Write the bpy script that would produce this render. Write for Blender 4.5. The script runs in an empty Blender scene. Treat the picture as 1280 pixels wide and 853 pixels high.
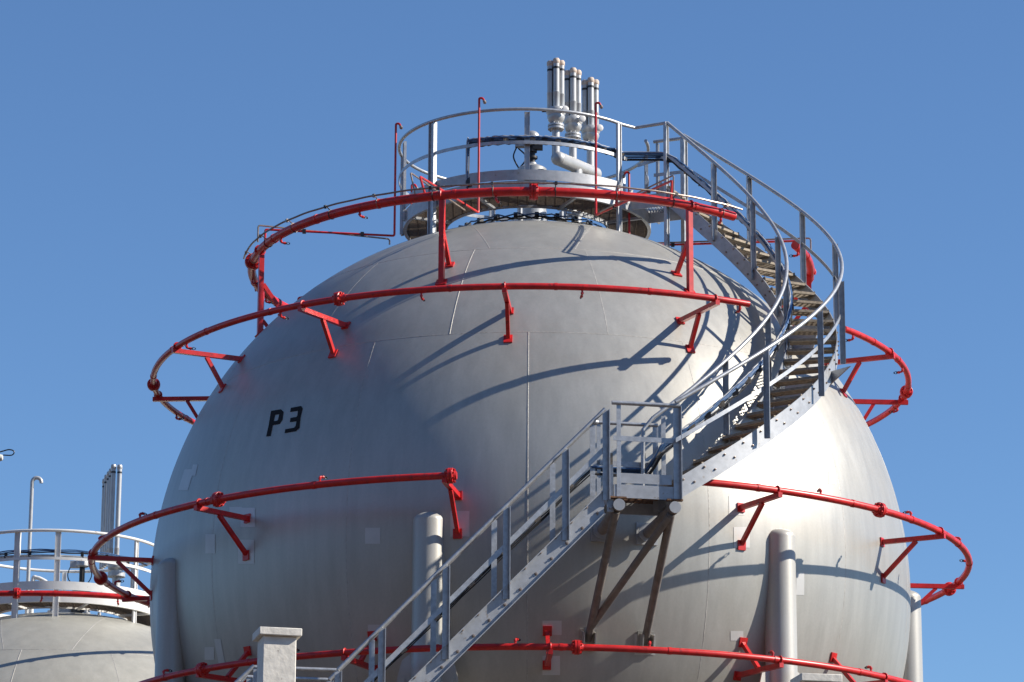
import bpy, bmesh, math, random
from mathutils import Vector, Matrix
random.seed(7)
S = bpy.context.scene
COL = S.collection
R_TANK = 6.5
PI = math.pi
rad = math.radians

# ------------------------------------------------------------------ camera
F_PX, PITCH, ROLL = 4258.883, 0.26587, 0.0043
CAM = Vector((-0.32857, -57.67173, -11.11527))
FWD = Vector((0, math.cos(PITCH), math.sin(PITCH)))
U0 = Vector((0, -math.sin(PITCH), math.cos(PITCH)))
RGT = Vector((1, 0, 0)) * math.cos(ROLL) + U0 * math.sin(ROLL)
UPV = U0 * math.cos(ROLL) - Vector((1, 0, 0)) * math.sin(ROLL)

def ray(px, py):
    return (RGT * ((px - 640) / F_PX) + UPV * ((426.5 - py) / F_PX) + FWD).normalized()
def on_z(px, py, z):
    d = ray(px, py); return CAM + d * ((z - CAM.z) / d.z)
def on_y(px, py, y):
    d = ray(px, py); return CAM + d * ((y - CAM.y) / d.y)
def on_x(px, py, x):
    d = ray(px, py); return CAM + d * ((x - CAM.x) / d.x)
def on_sphere(px, py, r=R_TANK):
    d = ray(px, py); b = CAM.dot(d); c = CAM.dot(CAM) - r * r
    q = b * b - c
    return CAM + d * (-b - math.sqrt(max(q, 0)))
def az_at(px, py, z):
    p = on_z(px, py, z); return math.degrees(math.atan2(p.y, p.x))
def pol(r, deg, z):
    return Vector((r * math.cos(rad(deg)), r * math.sin(rad(deg)), z))

cd = bpy.data.cameras.new("camera"); cam = bpy.data.objects.new("camera", cd); COL.objects.link(cam)
m = Matrix((RGT, UPV, -FWD)).transposed().to_4x4(); m.translation = CAM
cam.matrix_world = m
cd.sensor_width = 36; cd.lens = F_PX / 1280 * 36; cd.clip_start = 0.5; cd.clip_end = 4000
S.camera = cam

# ------------------------------------------------------------------ materials
def nm(name):
    m = bpy.data.materials.new(name); m.use_nodes = True
    nt = m.node_tree; b = nt.nodes['Principled BSDF']
    return m, nt, b
def node(nt, t, **k):
    n = nt.nodes.new(t)
    for a, v in k.items(): setattr(n, a, v)
    return n
def simple(name, col, rough=.5, metal=0., var=.12, scale=6., bump=0., stretch=(1, 1, 1), wear=None, wear_amt=.0):
    m, nt, b = nm(name)
    tc = node(nt, 'ShaderNodeTexCoord'); mp = node(nt, 'ShaderNodeMapping'); mp.inputs['Scale'].default_value = stretch
    nt.links.new(tc.outputs['Object'], mp.inputs['Vector'])
    no = node(nt, 'ShaderNodeTexNoise'); no.inputs['Scale'].default_value = scale; no.inputs['Detail'].default_value = 5
    nt.links.new(mp.outputs[0], no.inputs['Vector'])
    rp = node(nt, 'ShaderNodeValToRGB')
    rp.color_ramp.elements[0].position = .3; rp.color_ramp.elements[1].position = .7
    c0 = [max(0, c * (1 - var)) for c in col]; c1 = [min(1, c * (1 + var)) for c in col]
    rp.color_ramp.elements[0].color = (*c0, 1); rp.color_ramp.elements[1].color = (*c1, 1)
    nt.links.new(no.outputs['Fac'], rp.inputs['Fac'])
    out = rp.outputs['Color']
    if wear:
        n2 = node(nt, 'ShaderNodeTexNoise'); n2.inputs['Scale'].default_value = scale * 1.7; n2.inputs['Detail'].default_value = 8
        nt.links.new(tc.outputs['Object'], n2.inputs['Vector'])
        r2 = node(nt, 'ShaderNodeValToRGB'); r2.color_ramp.elements[0].position = .62 - wear_amt; r2.color_ramp.elements[1].position = .70 - wear_amt
        nt.links.new(n2.outputs['Fac'], r2.inputs['Fac'])
        mx = node(nt, 'ShaderNodeMix', data_type='RGBA'); mx.inputs['B'].default_value = (*wear, 1)
        nt.links.new(r2.outputs['Color'], mx.inputs['Factor']); nt.links.new(out, mx.inputs['A']); out = mx.outputs['Result']
    nt.links.new(out, b.inputs['Base Color'])
    b.inputs['Roughness'].default_value = rough; b.inputs['Metallic'].default_value = metal
    if bump:
        bp = node(nt, 'ShaderNodeBump'); bp.inputs['Strength'].default_value = bump; bp.inputs['Distance'].default_value = .02
        nt.links.new(no.outputs['Fac'], bp.inputs['Height']); nt.links.new(bp.outputs[0], b.inputs['Normal'])
    return m

def tank_paint(name, col=(.425, .416, .378), metal=.40, zc=12.7):
    m, nt, b = nm(name)
    L = nt.links.new
    tc = node(nt, 'ShaderNodeTexCoord')
    # vertical washing streaks: noise stretched along z
    mp = node(nt, 'ShaderNodeMapping'); mp.inputs['Scale'].default_value = (1, 1, .09); L(tc.outputs['Object'], mp.inputs['Vector'])
    st = node(nt, 'ShaderNodeTexNoise'); st.inputs['Scale'].default_value = 4.5; st.inputs['Detail'].default_value = 7; st.inputs['Roughness'].default_value = .65
    L(mp.outputs[0], st.inputs['Vector'])
    big = node(nt, 'ShaderNodeTexNoise'); big.inputs['Scale'].default_value = .55; big.inputs['Detail'].default_value = 4
    L(tc.outputs['Object'], big.inputs['Vector'])
    r1 = node(nt, 'ShaderNodeValToRGB'); r1.color_ramp.elements[0].position = .3; r1.color_ramp.elements[1].position = .72
    r1.color_ramp.elements[0].color = tuple(c * .89 for c in col) + (1,); r1.color_ramp.elements[1].color = tuple(c * 1.08 for c in col) + (1,)
    L(st.outputs['Fac'], r1.inputs['Fac'])
    r2 = node(nt, 'ShaderNodeValToRGB'); r2.color_ramp.elements[0].position = .52; r2.color_ramp.elements[1].position = .78
    r2.color_ramp.elements[0].color = (0, 0, 0, 1); r2.color_ramp.elements[1].color = (.26, .26, .26, 1)
    L(big.outputs['Fac'], r2.inputs['Fac'])
    mx = node(nt, 'ShaderNodeMix', data_type='RGBA'); mx.inputs['B'].default_value = (.37, .325, .235, 1)
    L(r2.outputs['Color'], mx.inputs['Factor']); L(r1.outputs['Color'], mx.inputs['A'])
    # fine mottling
    fi = node(nt, 'ShaderNodeTexNoise'); fi.inputs['Scale'].default_value = 28; fi.inputs['Detail'].default_value = 6; L(tc.outputs['Object'], fi.inputs['Vector'])
    r3 = node(nt, 'ShaderNodeValToRGB'); r3.color_ramp.elements[0].color = (.965, .965, .965, 1); r3.color_ramp.elements[1].color = (1.025, 1.025, 1.025, 1)
    r3.color_ramp.elements[0].position = .3; r3.color_ramp.elements[1].position = .7
    L(fi.outputs['Fac'], r3.inputs['Fac'])
    m2 = node(nt, 'ShaderNodeMix', data_type='RGBA', blend_type='MULTIPLY'); m2.inputs['Factor'].default_value = 1
    L(mx.outputs['Result'], m2.inputs['A']); L(r3.outputs['Color'], m2.inputs['B'])
    # each welded plate has a slightly different tone (14 petals per band)
    sx = node(nt, 'ShaderNodeSeparateXYZ'); L(tc.outputs['Object'], sx.inputs[0])
    def mth(op, a, bb=None):
        q = node(nt, 'ShaderNodeMath', operation=op)
        for i, v in enumerate((a, bb)):
            if v is None: continue
            if isinstance(v, (int, float)): q.inputs[i].default_value = v
            else: L(v, q.inputs[i])
        return q.outputs[0]
    zr2 = mth('SUBTRACT', sx.outputs['Z'], zc)
    up1, up2, dn = mth('GREATER_THAN', zr2, 3.2), mth('GREATER_THAN', zr2, 5.07), mth('LESS_THAN', zr2, -3.4)
    band = mth('ADD', mth('ADD', up1, mth('MULTIPLY', up2, 3.)), mth('MULTIPLY', dn, 7.))
    an = mth('DEGREES', mth('ARCTAN2', sx.outputs['Y'], sx.outputs['X'])) if False else mth('MULTIPLY', mth('ARCTAN2', sx.outputs['Y'], sx.outputs['X']), 57.29578)
    pt = mth('FLOOR', mth('DIVIDE', mth('ADD', mth('ADD', an, 450.7), mth('MULTIPLY', up1, 12.857)), 25.714))
    wn = node(nt, 'ShaderNodeTexWhiteNoise', noise_dimensions='2D'); cb_ = node(nt, 'ShaderNodeCombineXYZ'); L(pt, cb_.inputs[0]); L(band, cb_.inputs[1]); L(cb_.outputs[0], wn.inputs['Vector'])
    tone = node(nt, 'ShaderNodeMapRange'); tone.inputs['To Min'].default_value = .955; tone.inputs['To Max'].default_value = 1.03; L(wn.outputs['Value'], tone.inputs['Value'])
    m3 = node(nt, 'ShaderNodeMix', data_type='RGBA', blend_type='MULTIPLY'); m3.inputs['Factor'].default_value = 1
    L(m2.outputs['Result'], m3.inputs['A']); L(tone.outputs[0], m3.inputs['B'])
    L(m3.outputs['Result'], b.inputs['Base Color'])
    b.inputs['Metallic'].default_value = metal
    mr = node(nt, 'ShaderNodeMapRange'); mr.inputs['To Min'].default_value = .38; mr.inputs['To Max'].default_value = .46
    L(st.outputs['Fac'], mr.inputs['Value']); L(mr.outputs[0], b.inputs['Roughness'])
    wv = node(nt, 'ShaderNodeTexNoise'); wv.inputs['Scale'].default_value = 1.3; wv.inputs['Detail'].default_value = 3; L(tc.outputs['Object'], wv.inputs['Vector'])
    b1 = node(nt, 'ShaderNodeBump'); b1.inputs['Strength'].default_value = .10; b1.inputs['Distance'].default_value = .03; L(wv.outputs['Fac'], b1.inputs['Height'])
    b2 = node(nt, 'ShaderNodeBump'); b2.inputs['Strength'].default_value = .02; b2.inputs['Distance'].default_value = .01; L(fi.outputs['Fac'], b2.inputs['Height'])
    L(b1.outputs[0], b2.inputs['Normal']); L(b2.outputs[0], b.inputs['Normal'])
    return m

M = dict(
    tank=tank_paint('tank_paint'),
    far_tank=tank_paint('far_tank_paint', (.47, .455, .39), .3, 8.6),
    leg=tank_paint('leg_paint', (.46, .45, .41), .2),
    patch=simple('patch_paint', (.55, .545, .52), .45, .25, .06, 3),
    bead=simple('weld_bead', (.40, .385, .35), .5, .2, .2, 20, .3),
    red=simple('red_paint', (.56, .018, .017), .36, 0, .2, 7, .05, wear=(.33, .02, .02), wear_amt=.03),
    galv=simple('galvanised_steel', (.44, .45, .46), .42, .55, .16, 14, .06),
    steel=simple('painted_steel', (.40, .41, .42), .45, .35, .12, 9, .05, wear=(.30, .27, .24), wear_amt=-.02),
    rust=simple('rusty_steel', (.16, .085, .045), .85, 0, .45, 16, .3),
    tread=simple('weathered_grating', (.30, .25, .19), .7, .25, .25, 18, .2),
    silver=simple('silver_pipe_paint', (.50, .50, .49), .38, .25, .08, 8, .04),
    white=simple('white_paint', (.72, .71, .68), .5, 0, .07, 5, .05, wear=(.42, .34, .25), wear_amt=-.05),
    floor=simple('brown_floor_grating', (.15, .115, .085), .8, .1, .3, 18, .2),
    strut=simple('shaded_grey_paint', (.19, .17, .155), .6, .1, .2, 9, .08),  # grey paint; its shade and warm ground bounce are put into the colour
    cap=simple('pale_cap', (.62, .50, .40), .7, 0, .15, 20),
    black=simple('black_rubber', (.02, .02, .022), .5, 0, .2, 20),
    marking=simple('black_marking', (.006, .006, .008), .9, 0, .2, 12),
    blue=simple('blue_cable', (.045, .11, .24), .45, 0, .3, 25),
    tube=simple('tarnished_tube', (.30, .24, .20), .4, .5, .3, 25),
    concrete=simple('painted_concrete', (.72, .685, .61), .8, 0, .10, 9, .5, wear=(.36, .32, .27), wear_amt=-.06),
    ground=simple('yard_ground', (.085, .062, .044), .95, 0, .35, .3, .3),
    lamp=simple('white_plastic', (.75, .74, .68), .4, 0, .05, 8),
)

# ------------------------------------------------------------------ mesh builder
ORG = {}
XF = None                     # frame of the thing being built (rotation about the vertical), or None
class MB:
    def __init__(s): s.v = []; s.f = []; s.sm = []; s.mi = []
    def add(s, vs, fs, smooth=False, mi=0):
        n = len(s.v); s.v += [XF @ Vector(v) if XF else Vector(v) for v in vs]
        for f in fs: s.f.append(tuple(i + n for i in f)); s.sm.append(smooth); s.mi.append(mi)
    def box(s, c, a, b, h, mi=0):            # centre, three half-axis vectors
        c, a, b, h = map(Vector, (c, a, b, h))
        vs = [c + a * i + b * j + h * k for i in (-1, 1) for j in (-1, 1) for k in (-1, 1)]
        fs = [(0, 1, 3, 2), (4, 6, 7, 5), (0, 4, 5, 1), (2, 3, 7, 6), (0, 2, 6, 4), (1, 5, 7, 3)]
        s.add(vs, fs, False, mi)
    def beam(s, p, q, w, h, side=None):      # rectangular bar p->q; w across `side`, h across the third axis
        p, q = Vector(p), Vector(q); d = (q - p); L = d.length; d.normalize()
        if side is None: side = d.cross(Vector((0, 0, 1)))
        side = Vector(side); side = side - d * side.dot(d)
        if side.length < 1e-5: side = d.orthogonal()
        side.normalize(); up = side.cross(d)
        s.box((p + q) / 2, d * (L / 2), side * (w / 2), up * (h / 2))
    def angle(s, p, q, w, t, side, fwd):     # L section: one flange along side, one along fwd
        p, q = Vector(p), Vector(q); side = Vector(side).normalized(); fwd = Vector(fwd).normalized()
        s.beam(p + side * w / 2, q + side * w / 2, w, t, side)
        s.beam(p + fwd * (w / 2 + t / 2 + .0005), q + fwd * (w / 2 + t / 2 + .0005), w, t, fwd)
    def tube(s, pts, r, n=10, closed=False, caps=True, up=None):
        pts = [Vector(p) for p in pts]; k = len(pts); rr = r if isinstance(r, (list, tuple)) else [r] * k
        T = []
        for i in range(k):
            a = pts[(i - 1) % k] if (closed or i > 0) else pts[i]; b = pts[(i + 1) % k] if (closed or i < k - 1) else pts[i]
            t = b - a
            T.append(t.normalized() if t.length > 1e-9 else Vector((0, 0, 1)))
        N = T[0].orthogonal().normalized() if up is None else (Vector(up) - T[0] * Vector(up).dot(T[0])).normalized()
        vs = []
        for i in range(k):
            if i:
                N = N - T[i] * N.dot(T[i])
                if N.length < 1e-6: N = T[i].orthogonal()
                N.normalize()
            B = T[i].cross(N)
            for j in range(n):
                a = 2 * PI * j / n; vs.append(pts[i] + (N * math.cos(a) + B * math.sin(a)) * rr[i])
        fs = []
        for i in range(k if closed else k - 1):
            i2 = (i + 1) % k
            for j in range(n):
                j2 = (j + 1) % n; fs.append((i * n + j, i * n + j2, i2 * n + j2, i2 * n + j))
        s.add(vs, fs, True)
        if caps and not closed:
            s.add(vs[:n], [tuple(range(n))[::-1]]); s.add(vs[-n:], [tuple(range(n))])
    def strip(s, pts, prof):                 # sweep a closed profile; prof(i) -> list of points
        P = [prof(i) for i in range(len(pts))]; n = len(P[0])
        vs = [v for p in P for v in p]; fs = []
        for i in range(len(P) - 1):
            for j in range(n):
                j2 = (j + 1) % n; fs.append((i * n + j, i * n + j2, (i + 1) * n + j2, (i + 1) * n + j))
        fs.append(tuple(range(n))[::-1]); fs.append(tuple((len(P) - 1) * n + j for j in range(n)))
        s.add(vs, fs)
    def lathe(s, base, axis, prof, n=20, smooth=True, mi=0):   # prof: (radius, height)
        base = Vector(base); ax = Vector(axis).normalized(); N = ax.orthogonal().normalized(); B = ax.cross(N)
        vs = []
        for r, h in prof:
            for j in range(n):
                a = 2 * PI * j / n; vs.append(base + ax * h + (N * math.cos(a) + B * math.sin(a)) * max(r, 1e-4))
        fs = []
        for i in range(len(prof) - 1):
            for j in range(n):
                j2 = (j + 1) % n; fs.append((i * n + j, i * n + j2, (i + 1) * n + j2, (i + 1) * n + j))
        s.add(vs, fs, smooth, mi)
        s.add(vs[:n], [tuple(range(n))[::-1]], False, mi); s.add(vs[-n:], [tuple(range(n))], False, mi)
    def build(s, name, mat, parent=None, auto=True):
        org = ORG.get(parent.name, Vector((0, 0, 0))) if parent else Vector((0, 0, 0))
        me = bpy.data.meshes.new(name); me.from_pydata([tuple(v - org) for v in s.v], [], s.f)
        me.polygons.foreach_set('use_smooth', s.sm)
        mats = mat if isinstance(mat, (list, tuple)) else [mat]
        for q in mats: me.materials.append(q)
        me.polygons.foreach_set('material_index', s.mi)
        bm = bmesh.new(); bm.from_mesh(me); bmesh.ops.remove_doubles(bm, verts=bm.verts, dist=2e-5); bmesh.ops.recalc_face_normals(bm, faces=bm.faces); bm.to_mesh(me); bm.free()
        me.update()
        try: me.set_sharp_from_angle(angle=rad(42))
        except Exception: pass
        o = bpy.data.objects.new(name, me); COL.objects.link(o)
        if parent: o.parent = parent; ORG[o.name] = org
        else: ORG[o.name] = Vector((0, 0, 0))
        return o
def thing(name, label, cat, loc=(0, 0, 0), group=None):
    if XF: loc = XF @ Vector(loc)
    o = bpy.data.objects.new(name, None); COL.objects.link(o); o.location = loc; o.empty_display_size = .3
    ORG[o.name] = Vector(loc); o['label'] = label; o['category'] = cat
    if group: o['group'] = group
    return o
def tag(o, label, cat, group=None):
    o['label'] = label; o['category'] = cat
    if group: o['group'] = group
    return o
def arc(r, a0, a1, z, n, c=(0, 0)):
    return [Vector((c[0] + r * math.cos(rad(a0 + (a1 - a0) * i / n)), c[1] + r * math.sin(rad(a0 + (a1 - a0) * i / n)), z)) for i in range(n + 1)]
def smooth_path(pts, n=8):
    pts = [Vector(p) for p in pts]; out = []
    for i in range(len(pts) - 1):
        p0 = pts[max(i - 1, 0)]; p1 = pts[i]; p2 = pts[i + 1]; p3 = pts[min(i + 2, len(pts) - 1)]
        for k in range(n):
            t = k / n
            out.append(.5 * ((2 * p1) + (p2 - p0) * t + (2 * p0 - 5 * p1 + 4 * p2 - p3) * t * t + (3 * p1 - p0 - 3 * p2 + p3) * t ** 3))
    out.append(pts[-1]); return out
def bent(pts, r=.06, n=4):                  # polyline with rounded corners
    pts = [Vector(p) for p in pts]; out = [pts[0]]
    for i in range(1, len(pts) - 1):
        a = (pts[i - 1] - pts[i]); b = (pts[i + 1] - pts[i]); q = min(r, a.length * .45, b.length * .45)
        A = pts[i] + a.normalized() * q; B = pts[i] + b.normalized() * q
        for k in range(n + 1):
            t = k / n; out.append(A * (1 - t) ** 2 + pts[i] * 2 * t * (1 - t) + B * t * t)
    out.append(pts[-1]); return out

GROUND_Z = -12.7

# ------------------------------------------------------------------ ground
g = MB(); n = 64
g.add([(0, 0, GROUND_Z)] + [(1500 * math.cos(2 * PI * i / n), 1500 * math.sin(2 * PI * i / n), GROUND_Z) for i in range(n)],
      [(0, i + 1, (i + 1) % n + 1) for i in range(n)])
go = g.build('ground', M['ground']); go['kind'] = 'structure'

# added hill-shaped blocker, out of view: dims the horizon sky, tallest behind the camera
hb = MB(); n = 96; vs = []
for k, (r, h) in enumerate(((260, 0), (300, .75), (360, 1), (480, .6), (900, -.05))):
    for i in range(n):
        a = 2 * PI * i / n; dd = (a - rad(250) + PI) % (2 * PI) - PI; hh = 20 + 6 * math.sin(3 * a + 1) + 4 * math.sin(7 * a) + 2 * math.sin(17 * a + 2) + 105 * math.exp(-(dd / .95) ** 2)
        vs.append((r * math.cos(a), r * math.sin(a) - 40, GROUND_Z - .3 + hh * h))
hb.add(vs, [(k * n + i, k * n + (i + 1) % n, (k + 1) * n + (i + 1) % n, (k + 1) * n + i) for k in range(4) for i in range(n)], True)
ho = hb.build('horizon_blocker', simple('blocker_brown', (.05, .042, .026), .95, 0, .4, .05)); ho['kind'] = 'structure'

# ------------------------------------------------------------------ tank
def sphere_mesh(mb, c, R, nu=192, nv=96, mi=0):
    c = Vector(c); vs = []
    for i in range(1, nv):
        th = PI * i / nv
        for j in range(nu):
            a = 2 * PI * j / nu; vs.append(c + Vector((math.sin(th) * math.cos(a), math.sin(th) * math.sin(a), math.cos(th))) * R)
    fs = []
    for i in range(nv - 2):
        for j in range(nu):
            j2 = (j + 1) % nu; fs.append((i * nu + j, (i + 1) * nu + j, (i + 1) * nu + j2, i * nu + j2))
    t = len(vs); vs += [c + Vector((0, 0, R)), c - Vector((0, 0, R))]
    for j in range(nu):
        j2 = (j + 1) % nu; fs.append((t, j, j2)); fs.append((t + 1, (nv - 2) * nu + j2, (nv - 2) * nu + j))
    mb.add(vs, fs, True, mi)
def bead(mb, dirs, R, c, w=.014, h=.003, mi=1):      # raised weld bead along directions on the sphere
    c = Vector(c); D = [Vector(d).normalized() for d in dirs]; P = []
    for i, d in enumerate(D):
        t = (D[min(i + 1, len(D) - 1)] - D[max(i - 1, 0)]).normalized(); s = d.cross(t).normalized()
        hh = h * random.uniform(.75, 1.2); ww = w * random.uniform(.85, 1.15)
        P.append([c + d * (R - .006) - s * ww, c + d * (R + hh * .75) - s * ww * .45, c + d * (R + hh * .75) + s * ww * .45, c + d * (R - .006) + s * ww])
    vs = [v for p in P for v in p]; fs = []
    for i in range(len(P) - 1):
        for j in range(3): fs.append((i * 4 + j, i * 4 + j + 1, i * 4 + j + 5, i * 4 + j + 4))
    mb.add(vs, fs, False, mi)
def sheet_on_sphere(mb, corners, R, mi, off=.004, n=6):   # curved patch between four directions
    a, b, c2, d = [Vector(q).normalized() for q in corners]; vs = []
    for i in range(n + 1):
        for j in range(n + 1):
            u, v = i / n, j / n
            p = (a * (1 - u) * (1 - v) + b * u * (1 - v) + c2 * u * v + d * (1 - u) * v).normalized(); vs.append(p * (R + off))
    mb.add(vs, [(i * (n + 1) + j, (i + 1) * (n + 1) + j, (i + 1) * (n + 1) + j + 1, i * (n + 1) + j + 1) for i in range(n) for j in range(n)], True, mi)
Z1, Z2, Z3 = 5.07, 3.2, -3.4
def lat_dirs(z, R, n=220): 
    r = math.sqrt(R * R - z * z); return [Vector((r * math.cos(2 * PI * i / n), r * math.sin(2 * PI * i / n), z)) for i in range(n + 1)]
def mer_dirs(az, z0, z1, R, n=50):
    t0, t1 = math.asin(z0 / R), math.asin(z1 / R)
    return [Vector((math.cos(t) * math.cos(rad(az)), math.cos(t) * math.sin(rad(az)), math.sin(t))) for t in [t0 + (t1 - t0) * i / n for i in range(n + 1)]]
LEG_AZ = [-52.9 + 360 / 7 * k for k in range(7)]

def make_tank(c, label, main):
    c = Vector(c); R = R_TANK
    t = thing('spherical_gas_tank', label, 'gas tank', (c.x, c.y, GROUND_Z))
    mb = MB(); sphere_mesh(mb, c, R, 256 if main else 160, 128 if main else 80)
    rot = 0 if main else 9
    for z in (Z1, Z2, Z3): bead(mb, lat_dirs(z, R), R, c)
    for k in range(14):
        bead(mb, mer_dirs(-90.7 + rot + 360 / 14 * k, Z3, Z2, R), R, c, h=.0055 if k == 0 else .002)
        bead(mb, mer_dirs(-103.5 + rot + 360 / 14 * k, Z2, Z1, R, 16), R, c, h=.006 if k == 0 else .002)
    for sgn in (-1, 1):
        a0 = Vector((-.70, -4.0, 5.07)); a1 = Vector((-.99, -2.59, 5.88)); a2 = Vector((-1.2, 0, 6.38)); a3 = Vector((-.9, 3.9, 5.1))
        L = smooth_path([a0, a1, a2, a3], 10); bead(mb, [Vector((sgn * q.x, q.y, q.z)) for q in L], R, c)
    if main:
        # squares and strips of newer paint round the bracket feet and old weld spots
        def px_patch(x, y, w, h, sk=0):
            sheet_on_sphere(mb, [on_sphere(x - w + sk, y - h), on_sphere(x + w + sk, y - h), on_sphere(x + w - sk, y + h), on_sphere(x - w - sk, y + h)], R, 2)
        for q in [(310, 647, 9, 12), (308, 690, 10, 15), (466, 670, 9.5, 10), (263, 680, 6, 12), (233, 600, 6, 13, 4), (243, 588, 3, 7, 1.5),
                  (575, 655, 12, 16), (690, 785, 12, 9), (689, 832, 11, 12), (921, 632, 10, 12), (927, 672, 10, 13), (470, 790, 10, 9),
                  (262, 817, 6, 8), (275, 815, 4, 16, -3), (1000, 730, 5, 14), (921, 795, 8, 6), (1040, 597, 4, 8), (806, 806, 13, 13),
                  (295, 640, 8, 6)]:
            px_patch(*q)
    mb.build('shell', [M['tank' if main else 'far_tank'], M['bead'], M['patch']], t)
    for a in LEG_AZ:
        lg = MB(); p = Vector((c.x, c.y, 0)) + pol(6.45, a, 0); lr = .25
        zt = c.z + .0
        prof = [(lr, GROUND_Z + .3 - 0), (lr, zt)] + [(lr * math.cos(q), zt + .14 * math.sin(q)) for q in [rad(d) for d in range(10, 91, 10)]]
        lg.lathe((p.x, p.y, 0), (0, 0, 1), prof, 32)
        lo = lg.build('support_leg', M['leg'], t)
        ft = MB(); ft.lathe((p.x, p.y, GROUND_Z), (0, 0, 1), [(.55, -.05), (.55, .3)], 8, False); ft.build('footing', M['concrete'], lo)
        tn = Vector((-math.sin(rad(a)), math.cos(rad(a)), 0)); od = pol(1, a, 0)
        zc = c.z - 2.45
        for s in (-1, 1):
            gp = MB(); b = p + tn * s * lr * .96; b.z = zc
            o2 = od * .012
            poly = [(0, .42), (.16, .30), (.24, .02), (.24, -.2), (0, -.5)]
            fr = [b + tn * s * x + Vector((0, 0, z)) + o2 for x, z in poly]; bk = [q - o2 * 2 for q in fr]; k = len(poly)
            gp.add(fr + bk, [tuple(range(k)), tuple(range(k, 2 * k))[::-1]] + [(i, (i + 1) % k, k + (i + 1) % k, k + i) for i in range(k)])
            gp.lathe(b + tn * s * .15 - od * .05 + Vector((0, 0, -.03)), od, [(.05, 0), (.05, .1)], 14)
            gp.build('brace_gusset', M['leg'], lo)
        # crossed brace rods to the next leg
        q = Vector((c.x, c.y, 0)) + pol(6.45, a + 360 / 7, 0)
        br = MB(); br.tube([Vector((p.x, p.y, zc - .05)), Vector((q.x, q.y, GROUND_Z + .8))], .035, 8); br.build('brace_rod', M['steel'], t)
        br = MB(); br.tube([Vector((q.x, q.y, zc - .05)), Vector((p.x, p.y, GROUND_Z + .8))], .035, 8); br.build('brace_rod', M['steel'], t)
    return t
tank = make_tank((0, 0, 0), 'huge grey spherical gas tank marked P3, wrapped by red pipes and a spiral stair', True)

# P3 lettering painted on the shell (polygons mapped onto the sphere as thin paint)
def glyph(mb, quads):
    for q in quads:
        pts = [on_sphere(170 + x / 3.879, 330 + y / 3.879) for x, y in q]
        a, b, c2, d = pts
        sheet_on_sphere(mb, [a, b, c2, d], R_TANK, 0, .006, 3)
gp = MB(); glyph(gp, [
    [(632, 838), (653, 835), (664, 783), (644, 785)], [(644, 785), (664, 783), (675, 733), (656, 714)],
    [(656, 714), (675, 733), (696, 729), (703, 706)], [(703, 706), (696, 729), (694, 737), (716, 718)],
    [(716, 718), (694, 737), (690, 756), (711, 756)], [(711, 756), (690, 756), (686, 761), (697, 777)], [(697, 777), (686, 761), (668, 764), (664, 783)]])
gp.build('letter_marking', M['marking'], tank)
gp = MB(); glyph(gp, [
    [(752, 699), (748, 719), (786, 713), (802, 690)], [(802, 690), (786, 713), (783, 737), (809, 702)], [(809, 702), (783, 737), (779, 743), (797, 752)],
    [(797, 752), (779, 743), (750, 748), (747, 768)], [(747, 768), (779, 764), (797, 756), (797, 752)],
    [(797, 756), (779, 764), (775, 786), (793, 797)], [(793, 797), (775, 786), (768, 795), (776, 812)], [(776, 812), (768, 795), (725, 803), (721, 822)]])
gp.build('numeral_marking', M['marking'], tank)

# ------------------------------------------------------------------ spray rings
def flange(parent, r, a, z, pr, c=Vector((0, 0, 0))):
    p = c + pol(r, a, z); tn = Vector((-math.sin(rad(a)), math.cos(rad(a)), 0)); f = MB(); w = pr * 2.15
    for s in (-1, 1):
        b = p + tn * (.004 * s)
        f.lathe(b, tn * s, [(w, 0), (w, .032), (w * .93, .038), (pr * 1.45, .04), (pr * 1.1, .09)], 20)
    for k in range(8):
        q = 2 * PI * k / 8 + .3; o = pol(1, a, 0) * math.cos(q) + Vector((0, 0, 1)) * math.sin(q)
        f.tube([p + o * w * .8 - tn * .07, p + o * w * .8 + tn * .07], .016, 6)
    return f.build('flange', M['red'], parent)
def nozzle(parent, r, a, z, pr, up, c=Vector((0, 0, 0))):
    s = 1 if up else -1
    p = c + pol(r, a, z); inw = -pol(1, a, 0); zz = Vector((0, 0, s)); k = random.uniform(-.5, .5)
    inw = (inw + pol(1, a + 90, 0) * k).normalized()
    f = MB(); f.tube(bent([p + zz * pr * .7, p + zz * (pr + .065), p + zz * (pr + .075) + inw * .055], .02, 4), .017, 8)
    f.lathe(p + zz * (pr + .03), zz, [(.025, 0), (.025, .025)], 8)
    f.lathe(p + zz * (pr + .075) + inw * .05, inw, [(.024, 0), (.024, .03)], 8)
    o = f.build('spray_nozzle', M['red'], parent)
    h = MB(); e = p + zz * (pr + .075) + inw * .075
    h.lathe(e, inw, [(.016, 0), (.02, .02), (.012, .035)], 10)
    for q in (-1, 1): h.tube(bent([e + inw * .02 + zz * .012 * q, e + inw * .045 + zz * .026 * q, e + inw * .075], .02, 3), .005, 5)
    h.lathe(e + inw * .072, inw, [(.018, 0), (.018, .006)], 10)
    h.build('nozzle_head', M['black'], o)
def foot(parent, p, nrm, w=.12):
    n = Vector(nrm).normalized(); t = n.cross(Vector((0, 0, 1))).normalized(); u = t.cross(n)
    f = MB(); f.box(p + n * .012, t * w * .5, u * w * .55, n * .014); f.build('foot_plate', M['red'], parent)
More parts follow.
